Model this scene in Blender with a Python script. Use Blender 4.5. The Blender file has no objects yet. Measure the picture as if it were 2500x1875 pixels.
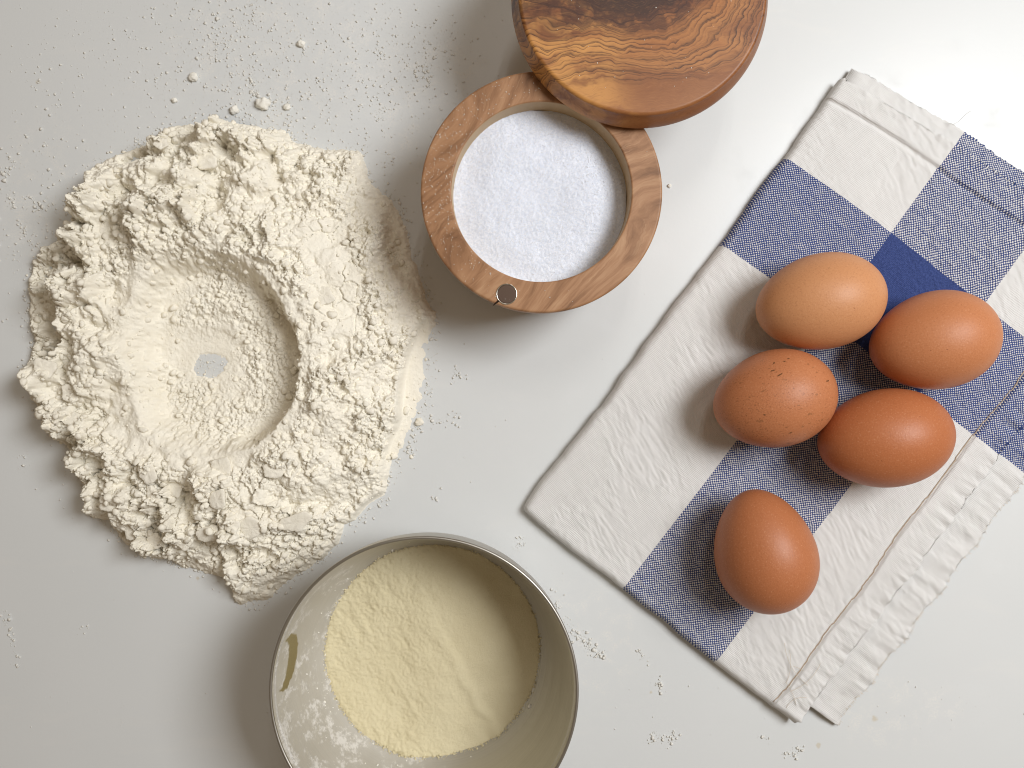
import bpy, bmesh, math, random
import numpy as np
from mathutils import Vector, Matrix, noise as mnoise

random.seed(7)
rng = np.random.default_rng(11)
scene = bpy.context.scene
COL = scene.collection
MM = 0.001
H = 420.0                       # camera height over the table, mm
PXMM = 5.0                      # photograph pixels per mm at table level


def srgb(r, g, b):
    f = lambda c: (c / 255 / 12.92) if c <= 10 else ((c / 255 + 0.055) / 1.055) ** 2.4
    return (f(r), f(g), f(b), 1.0)


def plan(x, y, z=0.0):
    """photograph pixel -> mm on a level z mm above the table"""
    k = (H - z) / H / PXMM
    return (x - 1250.0) * k, (937.5 - y) * k


# ------------------------------------------------------------------ camera, light, exposure
cam_data = bpy.data.cameras.new('camera')
cam = bpy.data.objects.new('camera', cam_data)
COL.objects.link(cam)
cam.location = (0, 0, H * MM)
cam_data.sensor_width = 36
cam_data.lens = 36 * H / 500.0
cam_data.clip_start = 0.01
cam_data.clip_end = 20
scene.camera = cam

world = bpy.data.worlds.new('World')
scene.world = world
world.use_nodes = True
wbg = world.node_tree.nodes['Background']
wbg.inputs['Color'].default_value = (1.0, 0.77, 0.54, 1)
wbg.inputs['Strength'].default_value = 0.205


def area_light(name, loc, target, sx, sy, power, color):
    d = bpy.data.lights.new(name, 'AREA')
    d.shape = 'RECTANGLE'
    d.size, d.size_y = sx, sy
    d.energy = power
    d.color = color
    o = bpy.data.objects.new(name, d)
    COL.objects.link(o)
    o.location = loc
    o.rotation_euler = (Vector(target) - Vector(loc)).to_track_quat('-Z', 'Y').to_euler()
    return o


area_light('side_window_light', (0.57, 0.22, 0.86), (0, 0, 0), 0.40, 0.42, 9.6, (0.97, 0.985, 1.0))
area_light('back_window_light', (0.09, 0.70, 1.22), (0.0, 0.0, 0), 0.028, 0.42, 0.85, (1.0, 0.96, 0.90))
area_light('back_window_light', (0.19, 0.70, 1.22), (0.0, 0.0, 0), 0.028, 0.42, 0.85, (1.0, 0.96, 0.90))

scene.view_settings.view_transform = 'Standard'
scene.view_settings.look = 'None'
scene.view_settings.exposure = 0.0
scene.view_settings.gamma = 1.0
scene.view_settings.use_curve_mapping = False
scene.cycles.max_bounces = 6
scene.cycles.diffuse_bounces = 3
scene.cycles.use_denoising = True
scene.cycles.filter_width = 1.1


# ------------------------------------------------------------------ helpers: objects
def tag(o, label=None, cat=None, group=None, kind=None):
    if label:
        o['label'] = label
    if cat:
        o['category'] = cat
    if group:
        o['group'] = group
    if kind:
        o['kind'] = kind
    return o


def empty(name, loc):
    o = bpy.data.objects.new(name, None)
    o.empty_display_size = 0.01
    COL.objects.link(o)
    o.location = loc
    return o


def mesh_obj(name, verts, faces, mat, parent=None, smooth=True, loc=None):
    me = bpy.data.meshes.new(name)
    if isinstance(verts, np.ndarray):
        fa = np.asarray(faces, dtype=np.int32)
        me.vertices.add(len(verts))
        me.vertices.foreach_set('co', np.ascontiguousarray(verts, dtype=np.float32).ravel())
        k = fa.shape[1]
        me.loops.add(fa.size)
        me.loops.foreach_set('vertex_index', fa.ravel())
        me.polygons.add(len(fa))
        me.polygons.foreach_set('loop_start', np.arange(0, fa.size, k, dtype=np.int32))
        me.polygons.foreach_set('loop_total', np.full(len(fa), k, dtype=np.int32))
        me.update(calc_edges=True)
        me.validate()
    else:
        me.from_pydata(verts, [], faces)
    me.polygons.foreach_set('use_smooth', [smooth] * len(me.polygons))
    me.update()
    if mat:
        me.materials.append(mat)
    o = bpy.data.objects.new(name, me)
    COL.objects.link(o)
    if parent:
        o.parent = parent
    if loc is not None:
        o.location = loc
    return o


def lathe(name, prof, mat, parent=None, seg=160, loc=None, closed=False, smooth_angle=None):
    """prof: (r, z) in mm, revolved; a point with r == 0 closes the axis"""
    verts, faces, rings = [], [], []
    for r, z in prof:
        if r < 1e-6:
            rings.append([len(verts)])
            verts.append((0, 0, z * MM))
        else:
            rings.append(list(range(len(verts), len(verts) + seg)))
            for i in range(seg):
                a = 2 * math.pi * i / seg
                verts.append((r * MM * math.cos(a), r * MM * math.sin(a), z * MM))
    n = len(rings)
    for k in range(n if closed else n - 1):
        A, B = rings[k], rings[(k + 1) % n]
        for i in range(seg):
            j = (i + 1) % seg
            if len(A) == 1 and len(B) == 1:
                continue
            if len(A) == 1:
                faces.append((A[0], B[j], B[i]))
            elif len(B) == 1:
                faces.append((A[i], A[j], B[0]))
            else:
                faces.append((A[i], A[j], B[j], B[i]))
    o = mesh_obj(name, verts, faces, mat, parent, True, loc)
    bm = bmesh.new()
    bm.from_mesh(o.data)
    bmesh.ops.recalc_face_normals(bm, faces=bm.faces)
    bm.to_mesh(o.data)
    bm.free()
    return o


def arc(cx, cz, r, a0, a1, n):
    return [(cx + r * math.cos(math.radians(a0 + (a1 - a0) * i / n)),
             cz + r * math.sin(math.radians(a0 + (a1 - a0) * i / n))) for i in range(n + 1)]


_b = bmesh.new()
bmesh.ops.create_icosphere(_b, subdivisions=1, radius=1)
ICO1_V = np.array([v.co[:] for v in _b.verts]); ICO1_F = np.array([[v.index for v in f.verts] for f in _b.faces])
_b.free()
_b = bmesh.new()
bmesh.ops.create_icosphere(_b, subdivisions=2, radius=1)
ICO2_V = np.array([v.co[:] for v in _b.verts]); ICO2_F = np.array([[v.index for v in f.verts] for f in _b.faces])
_b.free()
_b = bmesh.new()
bmesh.ops.create_icosphere(_b, subdivisions=3, radius=1)
ICO3_V = np.array([v.co[:] for v in _b.verts]); ICO3_F = np.array([[v.index for v in f.verts] for f in _b.faces])
_b.free()
OCT_V = np.array([(1, 0, 0), (-1, 0, 0), (0, 1, 0), (0, -1, 0), (0, 0, 1), (0, 0, -1)], float)
OCT_F = np.array([(0, 2, 4), (2, 1, 4), (1, 3, 4), (3, 0, 4), (2, 0, 5), (1, 2, 5), (3, 1, 5), (0, 3, 5)])


def rand_rot(n):
    q = rng.normal(size=(n, 4)); q /= np.linalg.norm(q, axis=1)[:, None]
    w, x, y, z = q.T
    return np.stack([np.stack([1-2*(y*y+z*z), 2*(x*y-z*w), 2*(x*z+y*w)], -1),
                     np.stack([2*(x*y+z*w), 1-2*(x*x+z*z), 2*(y*z-x*w)], -1),
                     np.stack([2*(x*z-y*w), 2*(y*z+x*w), 1-2*(x*x+y*y)], -1)], 1)


def blobs(centres, radii, V, F, jit=0.25, flat=0.8):
    """many small lumpy grains as one vertex / face array (mm in, m out)"""
    n = len(centres)
    U_ = V / np.linalg.norm(V, axis=1)[:, None]
    if len(V) >= 12:
        rad_ = np.full((n, len(V)), 1.15)
        for _ in range(8):
            pn = rng.normal(size=(n, 3)); pn /= np.linalg.norm(pn, axis=1)[:, None]
            h_ = 0.62 + 0.4 * rng.random((n, 1))
            rad_ = np.minimum(rad_, h_ / np.maximum(pn @ U_.T, 0.3))
        base = U_[None] * (rad_ * (1 + jit * rng.normal(size=rad_.shape)))[:, :, None]
    else:
        base = V[None] * (1 + jit * rng.normal(size=(n, len(V), 1)))
    R = rand_rot(n)
    base = np.einsum('nij,nkj->nki', R, base * (0.75 + 0.5 * rng.random((n, 1, 3))))
    base[:, :, 2] *= flat
    v = base * radii[:, None, None] + centres[:, None, :]
    f = F[None] + (np.arange(n) * len(V))[:, None, None]
    return v.reshape(-1, 3) * MM, f.reshape(-1, 3)


# ------------------------------------------------------------------ helpers: numpy noise
def vnoise(x, y, seed):
    """smooth value noise about 0, range -1..1"""
    r = np.random.default_rng(seed)
    T = r.random((256, 256)) * 2 - 1
    xi, yi = np.floor(x).astype(int), np.floor(y).astype(int)
    fx, fy = x - xi, y - yi
    fx = fx * fx * fx * (fx * (fx * 6 - 15) + 10); fy = fy * fy * fy * (fy * (fy * 6 - 15) + 10)
    g = lambda a, b: T[a & 255, b & 255]
    return ((g(xi, yi) * (1 - fx) + g(xi + 1, yi) * fx) * (1 - fy) +
            (g(xi, yi + 1) * (1 - fx) + g(xi + 1, yi + 1) * fx) * fy)


def fbm(x, y, seed, octv=4, gain=0.5):
    s, a, t = 0, 1.0, 0
    for k in range(octv):
        s = s + a * vnoise(x * 2 ** k + 13.7 * k, y * 2 ** k + 7.3 * k, seed + k)
        t += a; a *= gain
    return s / t


def sstep(a, b, x):
    t = np.clip((x - a) / (b - a), 0, 1)
    return t * t * (3 - 2 * t)


def worley(x, y, cell, seed):
    """F1, F2 distances and a random id value per cell"""
    r = np.random.default_rng(seed)
    J = r.random((128, 128, 2)); I = r.random((128, 128))
    cx, cy = np.floor(x / cell).astype(int), np.floor(y / cell).astype(int)
    f1 = np.full(x.shape, 1e9); f2 = np.full(x.shape, 1e9); idv = np.zeros(x.shape)
    for a in (-1, 0, 1):
        for b in (-1, 0, 1):
            i, j = cx + a, cy + b
            px = (i + J[i & 127, j & 127, 0]) * cell; py = (j + J[i & 127, j & 127, 1]) * cell
            d = np.hypot(x - px, y - py)
            m = d < f1
            f2 = np.where(m, f1, np.minimum(f2, d))
            idv = np.where(m, I[i & 127, j & 127], idv)
            f1 = np.minimum(f1, d)
    return f1, f2, idv


# ------------------------------------------------------------------ helpers: materials
class Mat:
    def __init__(self, name):
        self.m = bpy.data.materials.new(name)
        self.m.use_nodes = True
        self.nt = self.m.node_tree
        self.bsdf = self.nt.nodes['Principled BSDF']
        self._co = None

    def set(self, **kw):
        for k, v in kw.items():
            self.link(v, self.bsdf.inputs[k.replace('_', ' ')])
        return self

    def link(self, v, sock):
        if isinstance(v, bpy.types.NodeSocket):
            self.nt.links.new(v, sock)
        else:
            sock.default_value = v

    def node(self, t, ins=None, **props):
        n = self.nt.nodes.new(t)
        for k, v in props.items():
            setattr(n, k, v)
        for k, v in (ins or {}).items():
            self.link(v, n.inputs[k])
        return n

    def co(self, scale=1000.0):
        """object coordinates in mm"""
        tc = self.node('ShaderNodeTexCoord')
        vm = self.node('ShaderNodeVectorMath', {0: tc.outputs['Object'], 1: (scale,) * 3}, operation='MULTIPLY')
        return vm.outputs[0]

    def uv(self):
        return self.node('ShaderNodeTexCoord').outputs['UV']

    def math(self, op, a, b=None, c=None, clamp=False):
        n = self.node('ShaderNodeMath', operation=op, use_clamp=clamp)
        for i, v in enumerate((a, b, c)):
            if v is not None:
                self.link(v, n.inputs[i])
        return n.outputs[0]

    def add(self, a, b): return self.math('ADD', a, b)
    def sub(self, a, b): return self.math('SUBTRACT', a, b)
    def mul(self, a, b): return self.math('MULTIPLY', a, b)

    def ss(self, lo, hi, x):
        n = self.node('ShaderNodeMapRange', {'Value': x, 'From Min': lo, 'From Max': hi}, interpolation_type='SMOOTHSTEP')
        return n.outputs[0]

    def xyz(self, v):
        n = self.node('ShaderNodeSeparateXYZ', {0: v})
        return n.outputs[0], n.outputs[1], n.outputs[2]

    def vec(self, x, y, z):
        return self.node('ShaderNodeCombineXYZ', {0: x, 1: y, 2: z}).outputs[0]

    def noise(self, v, scale, detail=4.0, rough=0.55, dist=0.0, color=False, dims='3D'):
        n = self.node('ShaderNodeTexNoise', {'Vector': v, 'Scale': scale, 'Detail': detail, 'Roughness': rough, 'Distortion': dist}, noise_dimensions=dims)
        return n.outputs['Color' if color else 0]

    def voronoi(self, v, scale, feature='F1', out='Distance', rand=1.0):
        n = self.node('ShaderNodeTexVoronoi', {'Vector': v, 'Scale': scale, 'Randomness': rand}, feature=feature)
        return n.outputs[out]

    def mix(self, f, a, b, blend='MIX'):
        n = self.node('ShaderNodeMix', data_type='RGBA', blend_type=blend)
        self.link(f, n.inputs[0]); self.link(a, n.inputs[6]); self.link(b, n.inputs[7])
        return n.outputs[2]

    def ramp(self, f, stops):
        n = self.node('ShaderNodeValToRGB', {0: f})
        e = n.color_ramp.elements
        while len(e) < len(stops):
            e.new(0.5)
        for i, (p, c) in enumerate(stops):
            e[i].position = p; e[i].color = c
        return n.outputs[0]

    def bump(self, h, strength, dist_mm, normal=None):
        n = self.node('ShaderNodeBump', {'Height': h, 'Strength': strength, 'Distance': dist_mm * MM})
        if normal is not None:
            self.link(normal, n.inputs['Normal'])
        return n.outputs[0]

    def scalevec(self, v, s):
        return self.node('ShaderNodeVectorMath', {0: v, 1: s}, operation='MULTIPLY').outputs[0]

    def addvec(self, a, b):
        return self.node('ShaderNodeVectorMath', {0: a, 1: b}, operation='ADD').outputs[0]

    def warp(self, v, scale, amt, detail=2.0):
        c = self.noise(v, scale, detail, 0.5, 0, True)
        d = self.node('ShaderNodeVectorMath', {0: c, 1: (0.5, 0.5, 0.5)}, operation='SUBTRACT').outputs[0]
        return self.addvec(v, self.scalevec(d, (amt,) * 3))


# table laminate
def mat_table():
    M = Mat('white_laminate'); c = M.co()
    n = M.noise(c, 0.012, 3)
    col = M.mix(n, srgb(213, 216, 216), srgb(220, 222, 222))
    wv = M.warp(c, 0.5, 2.2)
    for (px, py, r) in [(2135, 1755, 2.0), (1998, 1820, 1.8), (483, 1412, 1.3), (92, 200, 1.7), (1590, 1690, 1.0)]:
        a, b = plan(px, py)
        d = M.node('ShaderNodeVectorMath', {0: wv, 1: (a, b, 0)}, operation='DISTANCE').outputs['Value']
        f = M.mul(M.ss(r, r * 0.35, d), 0.45)
        col = M.mix(f, col, srgb(196, 178, 140))
    film = M.ss(0.52, 0.78, M.noise(c, 0.05, 5, 0.65))
    haze = None
    for (px, py, rx, ry) in [(700, 110, 420, 260), (120, 480, 190, 260), (520, 850, 560, 640), (1060, 250, 200, 260), (2180, 1740, 230, 110), (1420, 1560, 180, 190)]:
        a, b = plan(px, py)
        e = M.node('ShaderNodeVectorMath', {0: M.scalevec(M.addvec(c, (-a, -b, 0)), (5.0 / rx, 5.0 / ry, 0))}, operation='LENGTH').outputs['Value']
        k = M.ss(1.0, 0.45, e)
        haze = k if haze is None else M.math('MAXIMUM', haze, k)
    powder = M.mul(M.ss(0.44, 0.70, M.noise(M.warp(c, 0.05, 14, 1), 0.11, 4, 0.75)), M.ss(0.36, 0.62, M.noise(c, 1.1, 2, 0.7)))
    powder = M.mul(powder, haze)
    smear = M.mul(M.ss(0.56, 0.72, M.noise(M.scalevec(M.warp(c, 0.012, 40, 2), (0.35, 1.6, 1)), 0.05, 5, 0.6)), 0.10)
    col = M.mix(M.math('MAXIMUM', M.mul(powder, 0.55), smear), col, srgb(234, 231, 224))
    film = M.math('MAXIMUM', film, M.mul(powder, 2.0))
    M.set(Base_Color=col, Roughness=M.add(0.30, M.mul(film, 0.14)), Specular_IOR_Level=0.42)
    M.set(Normal=M.bump(M.noise(c, 0.6, 2), 0.05, 0.3))
    return M.m


def mat_flour(name, a, b, grain=1.0):
    M = Mat(name); c = M.co()
    n = M.noise(c, 0.09, 4, 0.6)
    col = M.mix(n, a, b)
    g1 = M.noise(c, 1.6, 5, 0.7)
    g2 = M.voronoi(M.warp(c, 1.0, 0.6), 1.1)
    h = M.add(M.add(M.mul(g1, 1.0), M.mul(g2, -0.4)), M.mul(M.noise(c, 0.55, 5, 0.65), 0.9))
    M.set(Base_Color=col, Roughness=0.95, Specular_IOR_Level=0.12, Normal=M.bump(h, 0.40 * grain, 0.6))
    return M.m


def mat_semolina():
    M = Mat('pale_yellow_semolina'); c = M.co()
    n = M.noise(c, 0.06, 4, 0.6)
    col = M.mix(n, srgb(217, 205, 168), srgb(226, 216, 182))
    sp = M.ss(0.62, 0.75, M.noise(c, 1.7, 2, 0.6))
    col = M.mix(M.mul(sp, 0.30), col, srgb(182, 158, 104))
    col = M.mix(M.mul(M.ss(0.42, 0.32, M.noise(c, 1.9, 2, 0.6)), 0.30), col, srgb(236, 228, 200))
    h = M.add(M.noise(c, 1.9, 4, 0.75), M.mul(M.noise(c, 0.5, 3), 0.8))
    M.set(Base_Color=col, Roughness=0.9, Specular_IOR_Level=0.15, Normal=M.bump(h, 0.6, 0.5))
    return M.m


def mat_salt():
    M = Mat('white_salt'); c = M.co()
    v = M.voronoi(c, 1.5, 'F1', 'Color')
    r, g, b = M.xyz(v)
    col = M.mix(r, srgb(214, 221, 235), srgb(230, 234, 244))
    h = M.add(M.mul(r, 0.6), M.noise(c, 2.2, 2, 0.7))
    M.set(Base_Color=col, Roughness=M.add(0.32, M.mul(g, 0.4)), Specular_IOR_Level=0.5,
          Normal=M.bump(h, 0.3, 0.45))
    return M.m


def mat_salt_crystal():
    M = Mat('salt_crystal')
    M.set(Base_Color=srgb(240, 242, 248), Roughness=0.06, Specular_IOR_Level=1.0)
    return M.m


def mat_rim_wood():
    M = Mat('olive_wood_rim'); c = M.co()
    w = M.warp(c, 0.022, 40, 1)
    w = M.warp(w, 0.09, 4, 2)
    w = M.warp(w, 0.5, 0.7, 2)
    st = M.scalevec(M.node('ShaderNodeVectorRotate', {'Vector': w, 'Angle': math.radians(-52)}, rotation_type='Z_AXIS').outputs[0], (0.03, 0.20, 0.06))
    n1 = M.noise(st, 1.0, 5, 0.62)
    st2 = M.scalevec(st, (1.0, 3.2, 1.0))
    n2 = M.noise(st2, 1.3, 4, 0.6)
    col = M.ramp(n1, [(0.30, srgb(118, 82, 55)), (0.43, srgb(146, 106, 74)), (0.55, srgb(166, 124, 90)), (0.72, srgb(184, 145, 110))])
    ln = M.ss(0.60, 0.70, n2)
    col = M.mix(M.mul(ln, 0.24), col, srgb(104, 66, 38))
    lt = M.ss(0.40, 0.32, n2)
    col = M.mix(M.mul(lt, 0.20), col, srgb(206, 168, 130))
    # inside of the cup is paler bare wood
    x, y, z = M.xyz(c)
    rad = M.math('SQRT', M.add(M.mul(x, x), M.mul(y, y)))
    inn = M.mul(M.ss(38.4, 38.15, rad), 0.8)
    col = M.mix(inn, col, srgb(196, 172, 134))
    pores = M.noise(M.scalevec(st, (2, 14, 2)), 2.0, 2)
    M.set(Base_Color=col, Roughness=0.46, Specular_IOR_Level=0.35, Normal=M.bump(pores, 0.10, 0.25))
    return M.m


def mat_lid_wood():
    M = Mat('olive_wood_lid'); c = M.co()
    w = M.warp(c, 0.035, 15, 2)
    w = M.warp(w, 0.11, 5.0, 1)
    w = M.warp(w, 0.33, 1.7, 1)
    x, y, z = M.xyz(w)
    dx = M.sub(x, 6.0); dy = M.sub(y, 0.0)
    left = M.ss(2.0, -16.0, dx)
    kx = M.sub(0.80, M.mul(left, 0.60))
    ex = M.mul(dx, kx)
    f = M.math('SQRT', M.add(M.mul(ex, ex), M.mul(dy, dy)))
    nb = M.noise(M.scalevec(w, (0.5, 1.5, 1.0)), 0.05, 4, 0.6)
    base = M.ramp(M.add(M.mul(f, 0.018), M.mul(M.sub(nb, 0.5), 0.7)),
                  [(0.05, srgb(70, 38, 24)), (0.22, srgb(116, 68, 38)), (0.36, srgb(162, 104, 56)), (0.50, srgb(172, 116, 66)), (0.66, srgb(138, 86, 48)), (0.90, srgb(150, 98, 58))])
    amber = M.mul(M.ss(2, -22, x), M.ss(0.36, 0.58, M.noise(M.scalevec(w, (0.8, 2.2, 1)), 0.07, 3, 0.6)))
    base = M.mix(M.mul(amber, 0.8), base, srgb(208, 150, 84))
    # growth lines: a sharp dark edge that fades out to one side

    def lines(freq, off, p, sharp):
        fr = M.math('FRACT', M.add(M.mul(f, freq), off))
        return M.mul(M.math('POWER', fr, p), M.ss(1.0, sharp, fr))
    vary = M.ss(0.38, 0.58, M.noise(M.scalevec(c, (0.6, 2.0, 1)), 0.07, 3, 0.6))
    far = M.ss(40.0, 37.0, f)
    l1 = M.mul(lines(0.26, M.mul(nb, 1.6), 7.0, 0.95), far)
    l2 = M.mul(lines(0.62, M.mul(nb, 3.0), 5.0, 0.92), M.mul(M.add(0.4, vary), far))
    l3 = M.mul(lines(0.95, M.mul(nb, 5.0), 3.0, 0.9), M.mul(M.sub(1.1, vary), M.add(0.15, M.mul(far, 0.45))))
    col = M.mix(M.mul(l3, 0.5), base, srgb(92, 52, 32))
    col = M.mix(M.mul(l2, 0.95), col, srgb(62, 32, 20))
    col = M.mix(M.mul(l1, 1.0), col, srgb(44, 22, 15))
    hn = M.noise(w, 0.25, 4, 0.6)
    heart = M.mul(M.ss(21.0, 12.0, f), M.ss(0.30, 0.55, hn))
    col = M.mix(M.mul(heart, 0.75), col, srgb(62, 33, 24))
    col = M.mix(M.mul(M.ss(13.0, 5.0, f), 0.85), col, M.mix(hn, srgb(30, 18, 15), srgb(70, 42, 32)))
    fine = M.noise(M.scalevec(w, (0.25, 3.0, 1.0)), 0.9, 3, 0.6)
    col = M.mix(M.mul(M.ss(0.5, 0.75, fine), 0.20), col, srgb(190, 134, 86))
    col = M.mix(M.mul(M.ss(0.5, 0.25, fine), 0.24), col, srgb(84, 48, 28))
    M.set(Base_Color=col, Roughness=M.add(0.34, M.mul(fine, 0.14)), Specular_IOR_Level=0.36, Normal=M.bump(fine, 0.12, 0.2))
    return M.m


def mat_metal(name, col, rough):
    M = Mat(name)
    M.set(Base_Color=col, Metallic=1.0, Roughness=rough)
    return M.m


def mat_bowl():
    M = Mat('dusty_aluminium'); c = M.co()
    x, y, z = M.xyz(c)
    ang = M.math('ARCTAN2', y, x)
    rad = M.math('SQRT', M.add(M.mul(x, x), M.mul(y, y)))
    spun = M.noise(M.vec(M.mul(ang, 0.6), M.mul(z, 1.6), M.mul(rad, 1.6)), 1.0, 3, 0.6)
    # flour dust clinging to the wall, mostly on the left
    inside = M.ss(0.0, 1.0, M.sub(58.4, z))
    side = M.ss(1.25, 2.2, M.math('ABSOLUTE', M.sub(ang, -0.42)))
    n = M.noise(c, 0.085, 6, 0.68)
    n2 = M.noise(c, 0.45, 5, 0.75)
    patch = M.ss(0.46, 0.62, M.add(M.mul(n, 0.62), M.mul(n2, 0.40)))
    side = M.ss(10.0, -34.0, M.add(x, M.mul(y, 0.25)))
    film = M.add(M.mul(side, M.add(0.22, M.mul(M.noise(c, 0.05, 4), 0.25))), 0.07)
    dust = M.math('MAXIMUM', M.mul(patch, M.mul(side, 0.95)), film)
    speck = M.ss(0.70, 0.78, M.noise(c, 1.1, 3, 0.7))
    dust = M.math('MAXIMUM', dust, M.mul(speck, M.add(0.12, M.mul(side, 0.7))))
    # crescent wiped clean on the left
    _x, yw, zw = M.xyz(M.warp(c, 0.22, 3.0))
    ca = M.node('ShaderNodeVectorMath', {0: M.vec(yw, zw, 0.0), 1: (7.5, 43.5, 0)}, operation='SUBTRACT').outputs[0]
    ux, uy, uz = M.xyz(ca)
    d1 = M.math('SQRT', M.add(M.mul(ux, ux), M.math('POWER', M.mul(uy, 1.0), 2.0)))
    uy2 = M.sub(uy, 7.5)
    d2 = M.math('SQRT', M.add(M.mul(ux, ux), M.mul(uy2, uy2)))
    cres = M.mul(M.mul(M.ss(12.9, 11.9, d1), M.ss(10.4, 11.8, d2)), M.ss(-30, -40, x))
    dust = M.mul(dust, M.sub(1.0, cres))
    edge = M.mul(M.ss(0.6, 0.0, M.math('ABSOLUTE', M.sub(z, 53.4))), M.mul(M.ss(-10, -30, x), M.ss(0.35, 0.6, n2)))
    dust = M.math('MAXIMUM', dust, M.mul(edge, 0.8))
    dust = M.mul(dust, inside)
    metal = M.mix(spun, srgb(180, 177, 170), srgb(202, 199, 192))
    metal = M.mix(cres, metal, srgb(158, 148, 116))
    col = M.mix(dust, metal, srgb(222, 219, 213))
    M.set(Base_Color=col, Metallic=M.mul(M.sub(1.0, dust), 0.92), Roughness=M.add(0.46, M.mul(dust, 0.4)),
          Specular_IOR_Level=0.3, Normal=M.bump(M.add(M.mul(spun, 0.25), M.mul(dust, 0.8)), 0.25, 0.3))
    return M.m


def mat_egg(i, a, b, speckle):
    M = Mat('brown_eggshell'); c = M.co()
    off = M.addvec(c, (i * 91.0, i * 37.0, 0))
    n = M.noise(off, 0.035, 3)
    col = M.mix(n, a, b)
    fine = M.noise(off, 1.3, 3, 0.7)
    col = M.mix(M.mul(M.ss(0.52, 0.68, fine), 0.26), col, srgb(142, 82, 50))
    col = M.mix(M.mul(M.ss(0.44, 0.30, fine), 0.20), col, srgb(232, 184, 148))
    if speckle:
        big = M.ss(0.36, 0.56, M.noise(off, 0.055, 2))
        sp = M.ss(0.585, 0.65, M.noise(M.scalevec(off, (1.0, 1.4, 1.2)), 1.25, 3, 0.62))
        col = M.mix(M.mul(M.mul(sp, big), 0.55), col, srgb(104, 62, 34))
        d2 = M.ss(0.63, 0.69, M.noise(M.scalevec(off, (0.7, 1.5, 1.0)), 0.36, 3, 0.6))
        col = M.mix(M.mul(d2, 0.45), col, srgb(104, 72, 40))
    else:
        sp = M.ss(0.735, 0.76, M.noise(off, 0.55, 2, 0.6))
        col = M.mix(M.mul(sp, 0.5), col, srgb(120, 66, 38))
    pore = M.voronoi(off, 1.4)
    h = M.add(M.mul(pore, 0.6), M.mul(M.noise(off, 0.25, 3), 0.7))
    M.set(Base_Color=col, Roughness=M.add(0.39, M.mul(n, 0.14)), Specular_IOR_Level=0.34, Normal=M.bump(h, 0.2, 0.35))
    return M.m


def mat_towel():
    """plain weave: the warp runs along v, the weft along u (UV in photograph pixels at the towel)"""
    M = Mat('checked_cotton'); uv = M.uv()
    u, v, _ = M.xyz(uv)
    jit = M.sub(M.noise(M.vec(M.mul(u, 0.25), M.mul(v, 0.25), 0.0), 1.0, 2), 0.5)
    uj = M.add(u, M.mul(jit, 2.4)); vj = M.add(v, M.mul(jit, 2.4))
    warp_blue = M.mul(M.ss(317, 319, uj), M.ss(607, 605, uj))
    weft_blue = M.mul(M.ss(814, 816, vj), M.ss(1080, 1078, vj))
    cell = 3.7
    wob = M.mul(M.sub(M.noise(uv, 0.03, 3, 0.6, 0, True), 0), 0.0)
    cu = M.add(M.mul(u, 1 / cell), M.mul(M.noise(uv, 0.03, 1), 1.6))
    cv = M.add(M.mul(v, 1 / cell), M.mul(M.noise(M.addvec(uv, (431, 77, 0)), 0.03, 1), 1.6))
    su = M.math('SINE', M.mul(cu, math.pi)); sv = M.math('SINE', M.mul(cv, math.pi))
    chk = M.mul(su, sv)
    # slubby threads: irregular thickness along each thread
    slub_w = M.noise(M.vec(M.mul(u, 0.30), M.mul(v, 0.022), 0.0), 1.0, 3, 0.6)
    slub_f = M.noise(M.vec(M.mul(u, 0.022), M.mul(v, 0.30), 5.0), 1.0, 3, 0.6)
    bias = M.add(M.mul(M.sub(slub_f, 0.5), 1.25), M.mul(M.sub(slub_w, 0.5), -0.7))
    top = M.ss(-0.30, 0.30, M.add(chk, M.add(bias, M.sub(M.mul(weft_blue, 0.32), M.mul(warp_blue, 0.18)))))        # 1: weft thread on top
    white = M.mix(M.noise(uv, 0.02, 4), srgb(216, 215, 213), srgb(228, 227, 225))
    blue_w = srgb(56, 68, 114); blue_f = srgb(50, 66, 124)
    bl = M.mix(M.ss(0.35, 0.65, M.noise(uv, 0.22, 3, 0.7)), srgb(49, 62, 109), srgb(76, 92, 145))
    wc = M.mix(warp_blue, white, M.mix(0.5, bl, blue_w))
    fc = M.mix(weft_blue, white, M.mix(0.3, bl, blue_f))
    col = M.mix(top, wc, fc)
    gap = M.mul(M.math('ABSOLUTE', su), M.math('ABSOLUTE', sv))
    thread = M.math('MAXIMUM', M.mul(M.math('ABSOLUTE', su), 0.8), M.math('ABSOLUTE', sv))
    h = M.add(M.add(M.mul(M.math('ABSOLUTE', chk), 0.75), M.mul(slub_f, 1.2)), M.mul(slub_w, 1.0))
    fuzz = M.noise(uv, 0.5, 3, 0.7)
    h = M.add(h, M.mul(fuzz, 0.12))
    M.set(Base_Color=col, Roughness=0.92, Specular_IOR_Level=0.15, Normal=M.bump(h, 0.5, 0.42))
    return M.m


def plain(name, col, rough=0.8, spec=0.2):
    M = Mat(name)
    M.set(Base_Color=col, Roughness=rough, Specular_IOR_Level=spec)
    return M.m


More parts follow.
